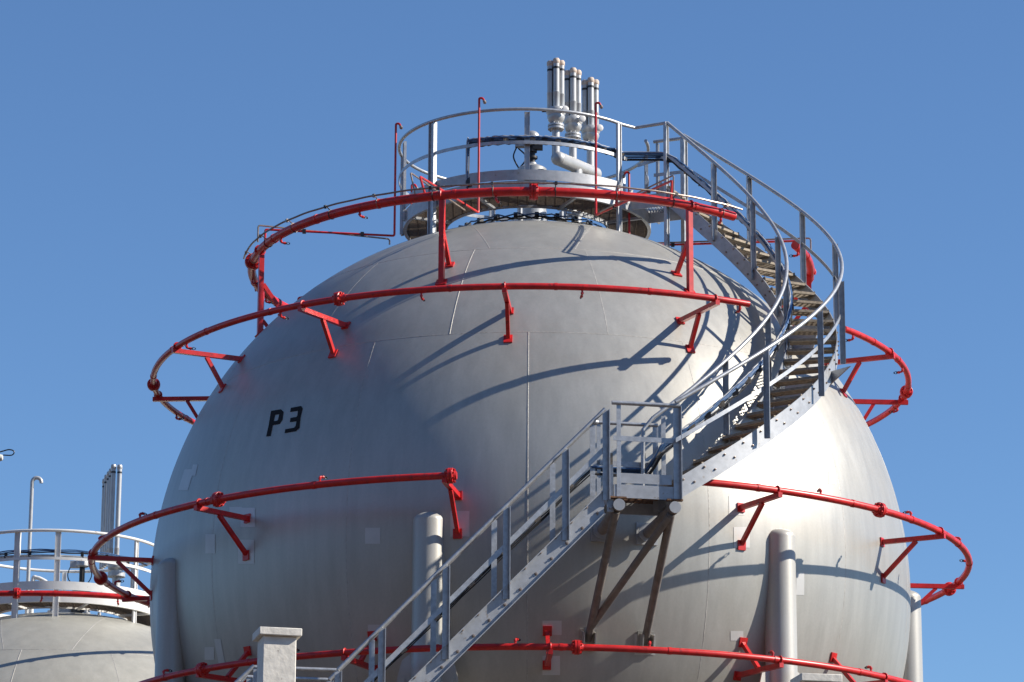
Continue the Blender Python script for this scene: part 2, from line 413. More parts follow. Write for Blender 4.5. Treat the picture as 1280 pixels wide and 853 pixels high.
def arm_bracket(parent, r, a, z, pr, ext=.09, strut_dz=-.62, frac=.5, s=.075):
    d = pol(1, a, 0); ri = math.sqrt(R_TANK ** 2 - z * z)
    zz = z - pr - s * .5 + .01
    ri = math.sqrt(R_TANK ** 2 - zz * zz)
    b = MB(); b.beam(d * (r + ext) + Vector((0, 0, zz)), d * (ri - .02) + Vector((0, 0, zz)), s, s)
    # pipe clip over the ring
    p = pol(r, a, z); tn = Vector((-math.sin(rad(a)), math.cos(rad(a)), 0))
    b.tube([p + d * (pr + .012) * math.cos(q) + Vector((0, 0, (pr + .012) * math.sin(q))) for q in [rad(x) for x in range(-30, 211, 30)]], .014, 6)
    o = b.build('bracket', M['red'], parent)
    foot(o, pol(ri, a, zz), pol(ri, a, zz), .13)
    z2 = zz + strut_dz; r2 = math.sqrt(R_TANK ** 2 - z2 * z2)
    st = MB(); q0 = d * (r + (ri - r) * frac) + Vector((0, 0, zz + (s * .5 if strut_dz > 0 else -s * .5))); q1 = d * (r2 - .015) + Vector((0, 0, z2))
    st.beam(q0, q1, s * .82, s * .82); st.build('strut', M['red'], o)
    foot(o, pol(r2, a, z2), pol(r2, a, z2), .14)
def ring_thing(label, r, z, a0, a1, pr, n, group=None):
    p = pol(r, (a0 + a1) / 2, z)
    t = thing('water_spray_pipe', label, 'spray pipe', p, group)
    mb = MB(); mb.tube(arc(r, a0, a1, z, n), pr, 14, up=(0, 0, 1))
    for k in range(int((a1 - a0) / 14)):              # couplings
        a = a0 + 7 + 14 * k + random.uniform(-2, 2); q = arc(r, a - .22, a + .22, z, 2); mb.tube(q, pr * 1.12, 14, up=(0, 0, 1))
    mb.build('pipe', M['red'], t)
    return t
# equator-side rings with horizontal arm brackets
ZM, RM = 3.69, 6.561; ZL, RL = .459, 7.50; ZB, RB = -2.126, 7.238; ZT, RT = 5.771, 4.911
GRP = None
mid_l = ring_thing('red spray pipe around the upper shell, in front, passing above the P3 marking', RM, ZM, -206, az_at(937, 380, ZM), .053, 150)
mid_r = ring_thing('short red spray pipe curving out right behind the spiral stair', RM, ZM, az_at(1054, 411.5, ZM), 36, .053, 60)
low_l = ring_thing('red spray pipe around the left side of the tank at its waist, below P3', RL, ZL, -222, az_at(566, 594, ZL), .056, 110)
low_r = ring_thing('red spray pipe around the right side of the tank, starting beside the stair landing', RL, ZL, az_at(878, 600, ZL), 40, .056, 100)
bot = ring_thing('lowest red spray pipe, crossing in front of the tank near the bottom edge', RB, ZB, -205, 20, .052, 190)
for t, r, z, pr, brs in ((mid_l, RM, ZM, .053, (176.5, -154.1 + 0, -123.9, -93.9, -64)), (mid_r, RM, ZM, .053, (-24.4, 3.5, 30)),
                         (low_l, RL, ZL, .056, (-134.1, -168.5, 163 - 0, -100.2)), (low_r, RL, ZL, .056, (-59.9, -28, 5.2, 33))):
    for a in brs: arm_bracket(t, r, a, z, pr, strut_dz=-.55 if r < 7 else -.6, frac=.45 if r < 7 else .4)
for a in (-160, -135.6, -113.1, -87.9, -58.5, -40.1, -14): arm_bracket(bot, RB, a, ZB, .052, ext=.05, strut_dz=.5, frac=.5)
for t, r, z, pr, pts in ((mid_l, RM, ZM, .053, [(420, 372), (192, 481)]), (mid_r, RM, ZM, .053, [(1132, 490)]), (low_l, RL, ZL, .056, [(270, 624), (126, 723), (563, 594.5)]),
                         (low_r, RL, ZL, .056, [(1098, 638), (1186, 736.5)]), (bot, RB, ZB, .052, [(252, 837), (722, 808)])):
    for q in pts: flange(t, r, az_at(*q, z), z, pr)
for t, r, z, pr, up, pts in ((mid_l, RM, ZM, .053, False, [(728, 359), (526, 362), (348, 386), (238, 427), (219, 516), (925, 378.5)]),
                             (mid_r, RM, ZM, .053, False, [(1064, 416), (1130, 456), (1123, 506)]),
                             (low_l, RL, ZL, .056, True, [(402, 607), (173, 651), (117, 680), (142, 736)]),
                             (low_r, RL, ZL, .056, True, [(889, 601), (1025, 622), (1136, 650), (1196, 682), (1210, 711), (1178, 741)]),
                             (bot, RB, ZB, .052, True, [(644, 808), (812, 812.5), (962, 825.5), (1083, 844), (455, 815), (370, 823), (200, 847)])):
    for q in pts: nozzle(t, r, az_at(*q, z), z, pr, up)

# top ring on vertical posts
def top_ring(c, label, a0, a1, posts, flanges, nozs, pr=.075):
    c = Vector(c)
    t = thing('water_spray_pipe', label, 'spray pipe', c + pol(RT, (a0 + a1) / 2, ZT))
    mb = MB(); mb.tube([c + q for q in arc(RT, a0, a1, ZT, int(abs(a1 - a0) * .9))], pr, 16, up=(0, 0, 1))
    for k in range(int((a1 - a0) / 16)):
        a = a0 + 8 + 16 * k; mb.tube([c + q for q in arc(RT, a - .3, a + .3, ZT, 2)], pr * 1.1, 16, up=(0, 0, 1))
    mb.build('pipe', M['red'], t)
    for a in posts:
        zs = math.sqrt(R_TANK ** 2 - (RT - .03) ** 2); d = pol(1, a, 0)
        b = MB(); b.beam(c + pol(RT - .03, a, ZT - pr + .02), c + pol(RT - .03, a, zs - .02), .085, .085, d)
        p = c + pol(RT, a, ZT)
        b.tube([p + d * (pr + .014) * math.cos(q) + Vector((0, 0, (pr + .014) * math.sin(q))) for q in [rad(x) for x in range(-30, 211, 30)]], .016, 6)
        o = b.build('post', M['red'], t)
        f = MB(); nn = pol(RT - .03, a, zs).normalized(); tt = Vector((-math.sin(rad(a)), math.cos(rad(a)), 0)); u = tt.cross(nn)
        f.box(c + pol(RT - .03, a, zs) + nn * .012, tt * .09, u * .075, nn * .016)
        zi = 4.70; ri = math.sqrt(R_TANK ** 2 - zi * zi); ni = pol(ri, a, zi).normalized(); ui = tt.cross(ni)
        f.box(c + pol(ri, a, zi) + ni * .012, tt * .08, ui * .07, ni * .016)
        f.build('foot_plate', M['red'], o)
        st = MB(); st.beam(c + pol(RT - .07, a, zs + .88), c + pol(ri, a, zi), .065, .065); st.build('strut', M['red'], o)
    for a in flanges: flange(t, RT, a, ZT, pr * .9, c)
    for a in nozs: nozzle(t, RT, a, ZT, pr, False, c)
    return t
top_l = top_ring((0, 0, 0), 'thick red spray pipe circling just below the top platform, held on vertical posts', -209, az_at(921.6, 269.5, ZT),
                 [-107.6, -58.1, -162.0, 170], [az_at(667, 241, ZT), az_at(311, 327, ZT)],
                 [az_at(453, 261, ZT), az_at(350, 293, ZT), az_at(312, 345, ZT), az_at(338, 368, ZT), az_at(905, 265, ZT), az_at(770, 245, ZT), az_at(620, 240, ZT)])
top_r = top_ring((0, 0, 0), 'short thick red spray pipe at the top right, seen behind the spiral stair', az_at(991.5, 307, ZT), 40, [-4, 25], [], [az_at(994, 310, ZT)])

# thin risers with hooked spray heads at the top, each with a tarnished companion tube
def hook_run(label, pts, comp, hook_dir, parent_c=Vector((0, 0, 0))):
    t = thing('spray_riser', label, 'riser pipe', pts[0])
    e = Vector(pts[-1]); hd = Vector(hook_dir).normalized()
    mb = MB(); mb.tube(bent(list(pts[:-1]) + [e, e + hd * .06, e + hd * .085 - Vector((0, 0, .05))], .035, 5), .020, 8)
    o = mb.build('pipe', M['red'], t)
    h = MB(); q = e + hd * .085 - Vector((0, 0, .05)); h.lathe(q, (hd.x * .4, hd.y * .4, -1), [(.026, 0), (.032, .04), (.016, .06)], 10); h.build('spray_head', M['tube'], o)
    if comp:
        m2 = MB(); m2.tube(bent(comp, .05, 4), .015, 7); m2.build('companion_tube', M['tube'], t)
        L = [Vector(p) for p in pts]
        for f in (.3, .75):
            c2 = MB(); q = L[1].lerp(L[2], f); c2.box(q, (.03, 0, 0), (0, .03, 0), (0, 0, .035)); c2.build('pipe_clamp', M['black'], t)
    return t
zr = 6.06
A = on_z(320, 306, ZT); A = pol(RT, math.degrees(math.atan2(A.y, A.x)), ZT + .05)
B = Vector((A.x, A.y, zr)); Cc = on_z(493, 295, zr)
top_z = on_y(497, 155, Cc.y)
hook_run('thin red riser with hooked tip, left of the top platform, rising past its rail', [A, B, Cc, Vector((Cc.x, Cc.y, top_z.z))],
         [A + Vector((-.12, -.05, 0)), B + Vector((-.12, -.05, .06)), on_z(487, 299, zr + .05), on_z(487, 299, zr + .05) - Vector((0, 0, .1))], (1, -.3, 0))
A = on_z(525, 242, ZT); A = pol(RT, math.degrees(math.atan2(A.y, A.x)), ZT + .05); B = on_y(525, 221, A.y); Cc = on_z(598, 266, B.z)
tz = on_y(603, 123, Cc.y)
hook_run('thin red riser with hooked tip, standing front left before the top platform', [A, B, Cc, Vector((Cc.x, Cc.y, tz.z))],
         [A + Vector((-.16, .02, 0)), on_y(513, 216, A.y), on_z(581, 263, B.z)], (1, -.2, 0))
A = on_z(841, 252, ZT); A = pol(RT, math.degrees(math.atan2(A.y, A.x)), ZT + .05); B = on_y(840, 226, A.y); Cc = on_z(745, 269, B.z)
tz = on_y(745, 129, Cc.y)
hook_run('thin red riser with hooked tip, in front of the three valve stacks', [A, B, Cc, Vector((Cc.x, Cc.y, tz.z))],
         [A + Vector((.04, .02, 0)), on_y(842, 219, A.y), on_z(750, 265, B.z)], (1, -.2, 0))
# the riser on the far right runs inward from the right-hand ring
A = pol(RT, az_at(1003, 318, ZT), ZT + .05); B = Vector((A.x, A.y, zr - .05)); Cc = on_z(858, 308, zr - .05); Cc = Vector((1.7, Cc.y, zr - .05))
hook_run('thin red riser with hooked tip, behind the right side of the top platform', [A, B, Cc, Vector((1.7, Cc.y, 7.35))],
         [A + Vector((.12, .0, 0)), B + Vector((.12, 0, .05)), Cc + Vector((.3, 0, .05))], (-1, 0, 0))
A = pol(RT, 150, ZT + .05); B = Vector((A.x, A.y, zr)); P = on_z(521.5, 236, 6.9)
hook_run('thin red riser with hooked tip, behind the left side of the top platform', [A, B, Vector((-2.15, .9, zr)), Vector((-2.15, .9, 7.75))], None, (1, 0, 0))

# detection tube above the top ring
def detection(c, label, a0, a1):
    c = Vector(c)
    t = thing('detection_tube', label, 'tube', c + pol(5.06, (a0 + a1) / 2, ZT + .1))
    mb = MB(); pts = [c + q + Vector((0, 0, .003 * math.sin(i * .9))) for i, q in enumerate(arc(5.06, a0, a1, ZT + .1, 110))]
    mb.tube(pts, .016, 7, up=(0, 0, 1)); mb.build('tube', M['tube'], t)
    for k in range(11):
        a = a0 + 4 + (a1 - a0 - 8) * k / 10
        m2 = MB(); m2.tube([c + pol(RT + .03, a, ZT + .06), c + pol(5.06, a, ZT + .13)], .009, 6); m2.box(c + pol(5.06, a, ZT + .1), pol(.02, a, 0), (0, 0, .026), pol(.022, a + 90, 0))
        m2.tube([c + pol(RT, a, ZT) + (pol(1, a, 0) * math.cos(q) + Vector((0, 0, math.sin(q)))) * .08 for q in [2 * PI * i / 12 for i in range(12)]], .008, 5, closed=True)
        m2.build('clamp', M['black'] if k % 2 else M['tube'], t)
detection((0, 0, 0), 'thin tarnished tube clipped along the thick red pipe below the platform', -172, -46.5)

# ------------------------------------------------------------------ top platform
def annulus_bars(mb, c, r0, r1, z, pitch, t, h, dirx=True, cut=None):
    n = int(r1 / pitch)
    for k in range(-n, n + 1):
        u = k * pitch
        if abs(u) >= r1: continue
        o = math.sqrt(r1 * r1 - u * u); i = math.sqrt(r0 * r0 - u * u) if abs(u) < r0 else 0
        for s0, s1 in (((-o, -i), (i, o)) if i > 0 else ((-o, o),)):
            if s1 - s0 < .02: continue
            if dirx: mb.beam(c + Vector((s0, u, z)), c + Vector((s1, u, z)), t, h, (0, 1, 0))
            else: mb.beam(c + Vector((u, s0, z)), c + Vector((u, s1, z)), t, h, (1, 0, 0))
def ring_band(mb, c, r0, r1, z0, z1, a0, a1, n=72):
    full = abs(a1 - a0) >= 359.9
    for i in range(n):
        a, b = a0 + (a1 - a0) * i / n, a0 + (a1 - a0) * (i + 1) / n
        v = [c + pol(r, q, z) for q in (a, b) for r in (r0, r1) for z in (z0, z1)]
        fs = [(1, 3, 7, 5), (0, 4, 6, 2), (2, 6, 7, 3), (0, 1, 5, 4)]
        if not full and i == 0: fs.append((0, 2, 3, 1))
        if not full and i == n - 1: fs.append((4, 5, 7, 6))
        mb.add(v, fs, True)
def make_platform(c, label, mats, main=True):
    skin, railm = mats; c = Vector(c)
    t = thing('service_platform', label, 'platform', c + Vector((0, 0, 6.5)))
    pc = c + Vector((-.135, -.06, 0)); fc = c + Vector((-.07, -.06, 0)); RO, RI = 2.19, 1.42
    zb, zf, zt, zd = 6.57, 6.65, 7.01, 6.82
    f = MB(); annulus_bars(f, fc, RI + .02, RO - .03, zf - .03, .055, .008, .032); annulus_bars(f, fc, RI + .02, RO - .03, zf - .034, .16, .008, .02, False)
    f.build('floor_grating', M['floor'], t)
    f = MB(); ring_band(f, fc, RO - .02, RO, zb, zd - .004, 0, 360); ring_band(f, fc, RI, RI + .02, zb, zf, 0, 360, 56)
    ring_band(f, fc, RO - .06, RO - .022, zb, zb + .014, 0, 360)
    for k in range(8):
        a = 22 + 45 * k; f.beam(fc + pol(RI + .02, a, zf - .075), fc + pol(RO - .02, a, zf - .075), .05, .045, pol(1, a + 90, 0))
    f.build('floor_frame', skin, t)
    f = MB(); ring_band(f, fc, RO + .012, RO + .026, zd + .006, zt, -360, -40, 80) if main else ring_band(f, fc, RO + .012, RO + .026, zd + .006, zt, 0, 360, 80)
    f.build('toe_plate', skin, t)
    rr = 2.215; zr_, zm_ = 8.1, 7.5
    a0, a1 = (-13.9, 324.2) if main else (0, 360)
    h = MB(); P = [pc + pol(rr, a0 + (a1 - a0) * i / 90, zr_) for i in range(91)]
    bridge = []
    if main:
        bi = Vector((2.33, -1.57, 0)); bo = Vector((2.68, -.75, 0))
        q = on_z(794, 160, 8.1); P = P[:-1] + [q, Vector((bi.x, bi.y, 8.1))]
        h.tube(P, .03, 10, up=(0, 0, 1)); h.build('handrail', railm, t); h = MB(); h.tube([on_z(817, 177.6, 8.1), Vector((bo.x, bo.y, 8.1))], .03, 10)
    else: h.tube(P[:-1], .034, 10, closed=True, up=(0, 0, 1))
    h.build('handrail', railm, t)
    h = MB(); n = 90
    for i in range(n):
        a, b = a0 + (a1 - a0) * i / n, a0 + (a1 - a0) * (i + 1) / n
        v = [pc + pol(r, q, z) for q in (a, b) for r in (rr - .006, rr + .006) for z in (zm_ - .03, zm_ + .03)]
        h.add(v, [(1, 3, 7, 5), (0, 4, 6, 2), (2, 6, 7, 3), (0, 1, 5, 4)], True)
    if main:
        h.beam(on_z(797, 165, 8.1) - Vector((0, 0, .62)), Vector((bi.x, bi.y, 7.48)), .012, .06, (.5, -.8, 0))
        h.beam(on_z(817, 177.6, 8.1) - Vector((0, 0, .62)), Vector((bo.x, bo.y, 7.48)), .012, .06, (.5, -.8, 0))
    h.build('mid_rail', railm, t)
    def post(p, z0, z1, w, a):
        q = MB(); d = pol(1, a, 0); tn = pol(1, a + 90, 0)
        q.beam(Vector((p.x, p.y, z0)), Vector((p.x, p.y, z1)), w, .014, tn)
        for s in (-1, 1): q.beam(Vector((p.x, p.y, z0)) + tn * s * (w / 2 + .007), Vector((p.x, p.y, z1)) + tn * s * (w / 2 + .007), w * .7, .014, d)
        q.build('post', railm, t)
    def leg_to_shell(p, w, a, zt_=8.075):
        l = p - c; zs = math.sqrt(R_TANK ** 2 - l.x ** 2 - l.y ** 2)
        post(p, c.z + zs - .02, c.z + zt_, w, a)
    if main:
        for (x, y, w) in ((541, 152, .11), (773.5, 153, .07)):
            p = on_z(x, y, 8.1); leg_to_shell(p, w, math.degrees(math.atan2(p.y - pc.y, p.x - pc.x)))
        for (x, y, w) in ((506, 176, .07), (659, 138.5, .065)):
            p = on_z(x, y, 8.1); post(p, 6.62, 8.075, w, math.degrees(math.atan2(p.y - pc.y, p.x - pc.x)))
        for a in (170, 138, 105, 70, 35, 5):
            p = pc + pol(rr - .02, a, 0); (leg_to_shell if a in (138, 35) else lambda p, w, a: post(p, 6.62, 8.075, w, a))(p, .08, a)
        leg_to_shell(Vector((bi.x, bi.y, 0)), .075, -34); leg_to_shell(Vector((bo.x, bo.y, 0)), .105, -34)
        p = on_z(822, 178, 8.1); post(p, 6.6, 8.08, .06, -20)
        # short bridge from the platform to the stair head
        bf = MB(); d = (bi + bo) / 2 - Vector((pc.x, pc.y, 0)); d.normalize(); sd = Vector((-d.y, d.x, 0)); wd = (bo - bi).length / 2
        st = Vector((pc.x, pc.y, 0)) + d * (RO + .01); e = (bi + bo) / 2
        for s in (-1, 1): bf.beam(st + sd * s * wd * .96 + Vector((0, 0, zd - .10)), e + sd * s * wd * .96 + Vector((0, 0, zd - .10)), .02, .24, sd)
        L = (e - st).length; k = int(L / .05)
        for i in range(k): q = st + d * (.03 + i * .05) + Vector((0, 0, zd - .03)); bf.beam(q - sd * wd * .94, q + sd * wd * .94, .008, .032, d)
        bf.build('bridge_floor', skin, t)
        # pale stiffener plates by the bridge
        for (x, y) in ((787, 246), (793, 252)):
            sp = MB(); p = on_z(x, y, 6.8); sp.box(p, (.03, .02, 0), (-.004, .006, 0), (.03, 0, .12)); sp.build('stiffener', M['white'], t)
    else:
        for a in (-107, -84, -35, 8, 50, 95, 140, 185):
            p = pc + pol(rr - .03, a, 0); leg_to_shell(p, .095 if a in (-107, -84) else .07, a)
    # manway neck and flange on the shell below
    nk = MB(); nk.lathe(c + Vector((0, 0, 6.2)), (0, 0, 1), [(.2, 0), (.2, .5), (.3, .5), (.3, .56), (.3, .565), (.3, .62), (0.05, .63)], 28)
    nk.build('manway_neck', M['steel'], t)
    for k in range(6):
        nk = MB(); p = c + pol(.75, 60 * k + 15, 0); nk.lathe(Vector((p.x, p.y, c.z + 6.2)), (0, 0, 1), [(.05, 0), (.05, .42), (.09, .42), (.09, .46), (.04, .465), (.04, .6)], 14); nk.build('nozzle_neck', M['steel'], t)
    return t
platform = make_platform((0, 0, 0), 'round grey railed platform on top of the big tank, with a short bridge', (M['steel'], M['galv']))

# black cabling slung round under the platform
cb = thing('cable_loop', 'tangle of dark cables slung around the tank crown under the platform', 'cables', (0, 0, 6.5))
for k, (r, z, s) in enumerate(((1.30, 6.47, .018), (1.36, 6.5, .014), (1.24, 6.46, .012))):
    mb = MB(); mb.tube([pol(r + .03 * math.sin(i * 1.7 + k), i * 5, z + .02 * math.sin(i * 2.3 + k * 2)) for i in range(72)], s, 7, closed=True); mb.build('cable', M['black'] if k != 1 else M['blue'], cb)
mb = MB()
for i in range(40):
    a = -66 + i * 1.0
    mb.beam(pol(1.5, a, 6.50 + .0 * i), pol(1.5, a, 6.565), .012, .012)
mb.tube(arc(1.5, -67, -26, 6.5, 14), .012, 6); mb.tube(arc(1.5, -67, -26, 6.565, 14), .012, 6)
mb.build('cable_ladder', M['galv'], cb)
for k in range(9):
    a = -150 + k * 16; mb = MB(); mb.box(pol(1.28, a, 6.5), pol(.05, a, 0), pol(.035, a + 90, 0), (0, 0, .05)); mb.build('cable_clamp', M['black'], cb)

# ------------------------------------------------------------------ valve stacks and header pipe
HY = .0
h0, h1 = Vector((.38, -.52, 7.78)), Vector((1.22, .62, 7.78))
h0 = on_z(697, 198, 7.78); h1 = on_z(744, 218, 7.78)
hd = (h1 - h0).normalized()
t = thing('header_pipe', 'thick capped silver header pipe lying under the three valve stacks', 'pipe', (h0 + h1) / 2)
mb = MB(); rr = .125
capa = [(rr * math.cos(q), -.10 * math.sin(q)) for q in [rad(x) for x in range(90, -1, -15)]]
L = (h1 - h0).length
mb.lathe(h0, hd, capa + [(rr, .02), (rr * 1.012, .022), (rr * 1.012, .03), (rr, .032), (rr, L)] + [(rr * math.cos(q), L + .10 * math.sin(q)) for q in [rad(x) for x in range(15, 91, 15)]], 28)
mb.build('pipe_body', M['silver'], t)
mid = h0 + hd * L * .5
mb = MB(); mb.lathe(mid + Vector((0, 0, -.05)), (0, 0, -1), [(.105, 0), (.105, .12), (.12, .13), (.105, .14), (.105, .3), (.16, .3), (.16, .36), (.09, .365), (.09, 1.3)], 24); mb.build('tee', M['silver'], t)
def tube_bundle(parent, base, z0, z1, offs, r, capmat):
    for ox, oy, dz in offs:
        p = Vector((base.x + ox, base.y + oy, 0)); q = MB()
        q.lathe((p.x, p.y, 0), (0, 0, 1), [(r * 1.06, z0), (r * 1.06, z0 + .3), (r * 1.12, z0 + .305), (r * 1.12, z0 + .32), (r, z0 + .325), (r, z1 + dz)], 18)
        o = q.build('vent_tube', M['silver'], parent)
        k = MB(); k.lathe((p.x, p.y, z1 + dz), (0, 0, 1), [(r * 1.0, -.01), (r * 1.14, .0), (r * 1.14, .06), (r * .9, .085), (.02, .09)], 16); k.build('tube_cap', capmat, o)
        k = MB(); k.lathe((p.x, p.y, z1 + dz - .09), (0, 0, 1), [(r * 1.04, -.02), (r * 1.04, .02)], 16); k.build('clamp_band', M['black'], o)
def valve_stack(p, ztop, zneck, label, wheel=True):
    t = thing('relief_valve_stack', label, 'valve stack', p, 'relief valve stacks on the header pipe')
    zb = ztop - .86
    tube_bundle(t, p, zb, ztop, ((-.10, -.02, -.03), (.005, -.075, 0), (.095, .045, -.0)), .056, M['cap'])
    rod = MB(); rod.tube([Vector((p.x - .052, p.y - .075, zb)), Vector((p.x - .052, p.y - .075, ztop - .08))], .013, 6); rod.build('tie_rod', M['black'], t)
    b = MB(); b.lathe((p.x, p.y, zb), (0, 0, -1), [(.165, -.03), (.175, 0), (.175, .05), (.15, .10), (.16, .13), (.13, .21), (.085, .25), (.085, .27)], 22)
    b.build('valve_body', M['silver'], t)
    fl = MB(); fl.lathe((p.x, p.y, zb - .27), (0, 0, -1), [(.145, 0), (.145, .035), (.10, .036), (.10, .05), (.145, .051), (.145, .088), (.07, .09)], 22)
    for k in range(10):
        a = 36 * k; q = pol(.122, a, 0); fl.tube([Vector((p.x + q.x, p.y + q.y, zb - .25)), Vector((p.x + q.x, p.y + q.y, zb - .375))], .013, 6)
    fl.build('flange', M['silver'], t)
    nk = MB(); nk.lathe((p.x, p.y, zb - .35), (0, 0, -1), [(.07, 0), (.07, (zb - .35) - zneck)], 18); nk.build('neck', M['silver'], t)
    w = MB(); wc = Vector((p.x + .16, p.y - .15, zb - .03)); ax = Vector((.25, -1, 0)).normalized()
    w.lathe(wc, ax, [(.015, -.08), (.015, 0), (.064, .002), (.066, .012), (.05, .02), (.018, .022)], 20, False); w.build('hand_wheel', M['white'], t)
    s = MB()
    s.box(Vector((p.x - .2, p.y, zb - .02)), (.05, 0, 0), (0, .012, 0), (0, 0, .012))
    s.build('lever', M['black'], t)
for (x, ytop, lab, f) in ((695, 77, 'leftmost of three clusters of silver vent tubes above the header pipe', .03), (716, 89, 'middle one of three clusters of silver vent tubes above the header pipe', .5), (738, 101, 'rightmost of three clusters of silver vent tubes above the header pipe', .97)):
    q = h0 + hd * L * f
    zt = on_y(x, ytop, q.y).z - .06
    px = on_y(x, ytop, q.y).x
    valve_stack(Vector((px, q.y, 0)), zt, 7.86, lab)
# level instrument with a grey dome
ip = on_z(664, 214, 6.9); ip = Vector((on_y(665, 200, -.15).x, -.15, 0))
t = thing('level_gauge', 'dark instrument with domed grey cap and looping black wires on the platform', 'gauge', (ip.x, ip.y, 6.5))
zc = on_y(665, 184, ip.y).z
mb = MB(); mb.lathe((ip.x, ip.y, 0), (0, 0, 1), [(.26, 6.4), (.26, zc - .42), (.2, zc - .38), (.09, zc - .33), (.08, zc - .30)], 24); mb.build('base', M['steel'], t)
mb = MB(); mb.lathe((ip.x, ip.y, zc - .33), (0, 0, 1), [(.06, 0), (.06, .1), (.10, .11), (.10, .15), (.055, .16), (.055, .22), (.09, .23), (.09, .27), (.05, .28), (.05, .36)], 14)
mb.box(Vector((ip.x + .1, ip.y - .03, zc)), (.09, 0, 0), (0, .06, 0), (0, 0, .06)); mb.build('stem', M['black'], t)
mb = MB(); mb.lathe((ip.x, ip.y, zc + .02), (0, 0, 1), [(.12, 0), (.14, .02), (.14, .13), (.155, .14), (.155, .16)] + [(.14 * math.cos(q), .16 + .12 * math.sin(q)) for q in [rad(x) for x in range(0, 91, 15)]], 22); mb.build('dome', M['steel'], t)
mb = MB(); mb.box(Vector((ip.x - .2, ip.y - .02, zc + .06)), (.1, 0, 0), (0, .07, 0), (0, 0, .07)); mb.build('junction_box', M['steel'], t)
for k in (0, 1):
    mb = MB(); mb.tube(smooth_path([(ip.x - .27, ip.y, zc), (ip.x - .33, ip.y - .02, zc - .18), (ip.x - .27, ip.y - .05, zc - .35), (ip.x - .2, ip.y, zc - .44)] if k == 0 else
                       [(ip.x - .24, ip.y, zc - .03), (ip.x - .12, ip.y - .1, zc - .18), (ip.x - .1, ip.y - .1, zc - .26), (ip.x - .24, ip.y, zc - .42)], 6), .014, 6); mb.build('wire', M['black'], t)

# ------------------------------------------------------------------ spiral stair
HX, HY_ = .9191, -4.4548; HZ0, HK, HK2 = 4.8172, 2.8381, .1088
RO_RAIL, RI_RAIL, RO_STR, RI_STR, H_STR = 4.0997, 3.2107, 3.99, 3.20, 1.1766
def hz(p): return HZ0 + HK * p + HK2 * p * p
def hp(r, p, dz=0): return Vector((HX + r * math.cos(p), HY_ + r * math.sin(p), hz(p) + dz))
def project(P):
    d = P - CAM; w = d.dot(FWD); return 640 + F_PX * d.dot(RGT) / w, 426.5 - F_PX * d.dot(UPV) / w
def phi_at(px, py, r):
    return min((p * .001 for p in range(-1500, 1250)), key=lambda p: (Vector(project(hp(r, p))) - Vector((px, py))).length)
P0, P1 = -1.265, 1.155
N = 150
phis = [P0 + (P1 - P0) * i / N for i in range(N + 1)]
stair = thing('spiral_staircase', 'grey steel staircase curving up the right side of the tank to its top', 'staircase', (3.0, -7.5, 0))
STR = []
for r, o in ((RO_STR, 1), (RI_STR, -1)):
    mb = MB()
    def prof(i, r=r, o=o):
        p = phis[i]
        return [hp(r, p, -H_STR), hp(r + .014 * o, p, -H_STR), hp(r + .014 * o, p, -H_STR - .33), hp(r, p, -H_STR - .33)]
    mb.strip(phis, prof)
    # bottom lip
    mb.strip(phis, lambda i, r=r, o=o: [hp(r - .002 * o, phis[i], -H_STR - .318), hp(r - .07 * o, phis[i], -H_STR - .318), hp(r - .07 * o, phis[i], -H_STR - .329), hp(r - .002 * o, phis[i], -H_STR - .329)])
    STR.append(mb)
NT = 28
for k in range(NT):
    p = P0 + .05 + (P1 - P0 - .07) * k / (NT - 1); z = hz(p) - H_STR - .10
    c0 = Vector((HX, HY_, z)); e = Vector((math.cos(p), math.sin(p), 0)); tn = Vector((-math.sin(p), math.cos(p), 0))
    a, b = c0 + e * (RI_STR + .016), c0 + e * (RO_STR - .004); dep = .26
    tr = MB()
    tr.box((a + b) / 2 - tn * (dep / 2 - .012) , e * ((b - a).length / 2), tn * .018, (0, 0, .02))    # checker nosing
    for j in range(7): tr.beam(a + tn * (-dep / 2 + .045 + .033 * j) - Vector((0, 0, .004)), b + tn * (-dep / 2 + .045 + .033 * j) - Vector((0, 0, .004)), .007, .034, tn)
    for j in range(9): q = a.lerp(b, (j + .5) / 9); tr.beam(q - tn * dep / 2, q + tn * dep / 2, .007, .02, e)
    for q in (a, b): tr.box(q, e * .004, tn * dep / 2, (0, 0, .045))
    tr.build('tread', M['tread'], stair)
    for bolts, rr, o in ((STR[0], RO_STR + .014, 1), (STR[1], RI_STR - .014, -1)):
        for s, dz in ((-.09, -.03), (.09, -.05)):
            q = Vector((HX, HY_, z + dz)) + e * rr + tn * s; bolts.lathe(q, e * o, [(.017, -.01), (.017, .014), (.010, .016), (.010, .024)], 8, False, 1)
for mb in STR: mb.build('stringer', [M['steel'], M['tube']], stair)
for r, lo, hi in ((RO_RAIL, -1.275, 1.128), (RI_RAIL, -1.33, 1.11)):
    mb = MB(); pts = [hp(r, lo + (hi - lo) * i / 120) for i in range(121)]
    if r == RI_RAIL: pts = bent([pts[0] - Vector((.04, 0, 1.15)), pts[0] - Vector((.02, 0, .08))], .1) + pts[2:]
    mb.tube(pts, .031, 10, up=(0, 0, 1)); mb.build('handrail', M['galv'], stair)
    mb = MB(); q = [lo + (hi - lo) * i / 120 for i in range(121)]
    mb.strip(q, lambda i, q=q, r=r: [hp(r - .006, q[i], -.55), hp(r + .006, q[i], -.55), hp(r + .006, q[i], -.62), hp(r - .006, q[i], -.62)]); mb.build('mid_rail', M['galv'], stair)
def channel(q, bt, top, w, X, Y, d=.045, t=.009):   # upright channel: web facing Y, two flanges towards Y
    q.beam(bt, top, w, t, X)
    for k in (-1, 1): q.beam(bt + X * k * (w / 2 + t / 2) + Y * (d / 2 - t / 2), top + X * k * (w / 2 + t / 2) + Y * (d / 2 - t / 2), t, d, X)
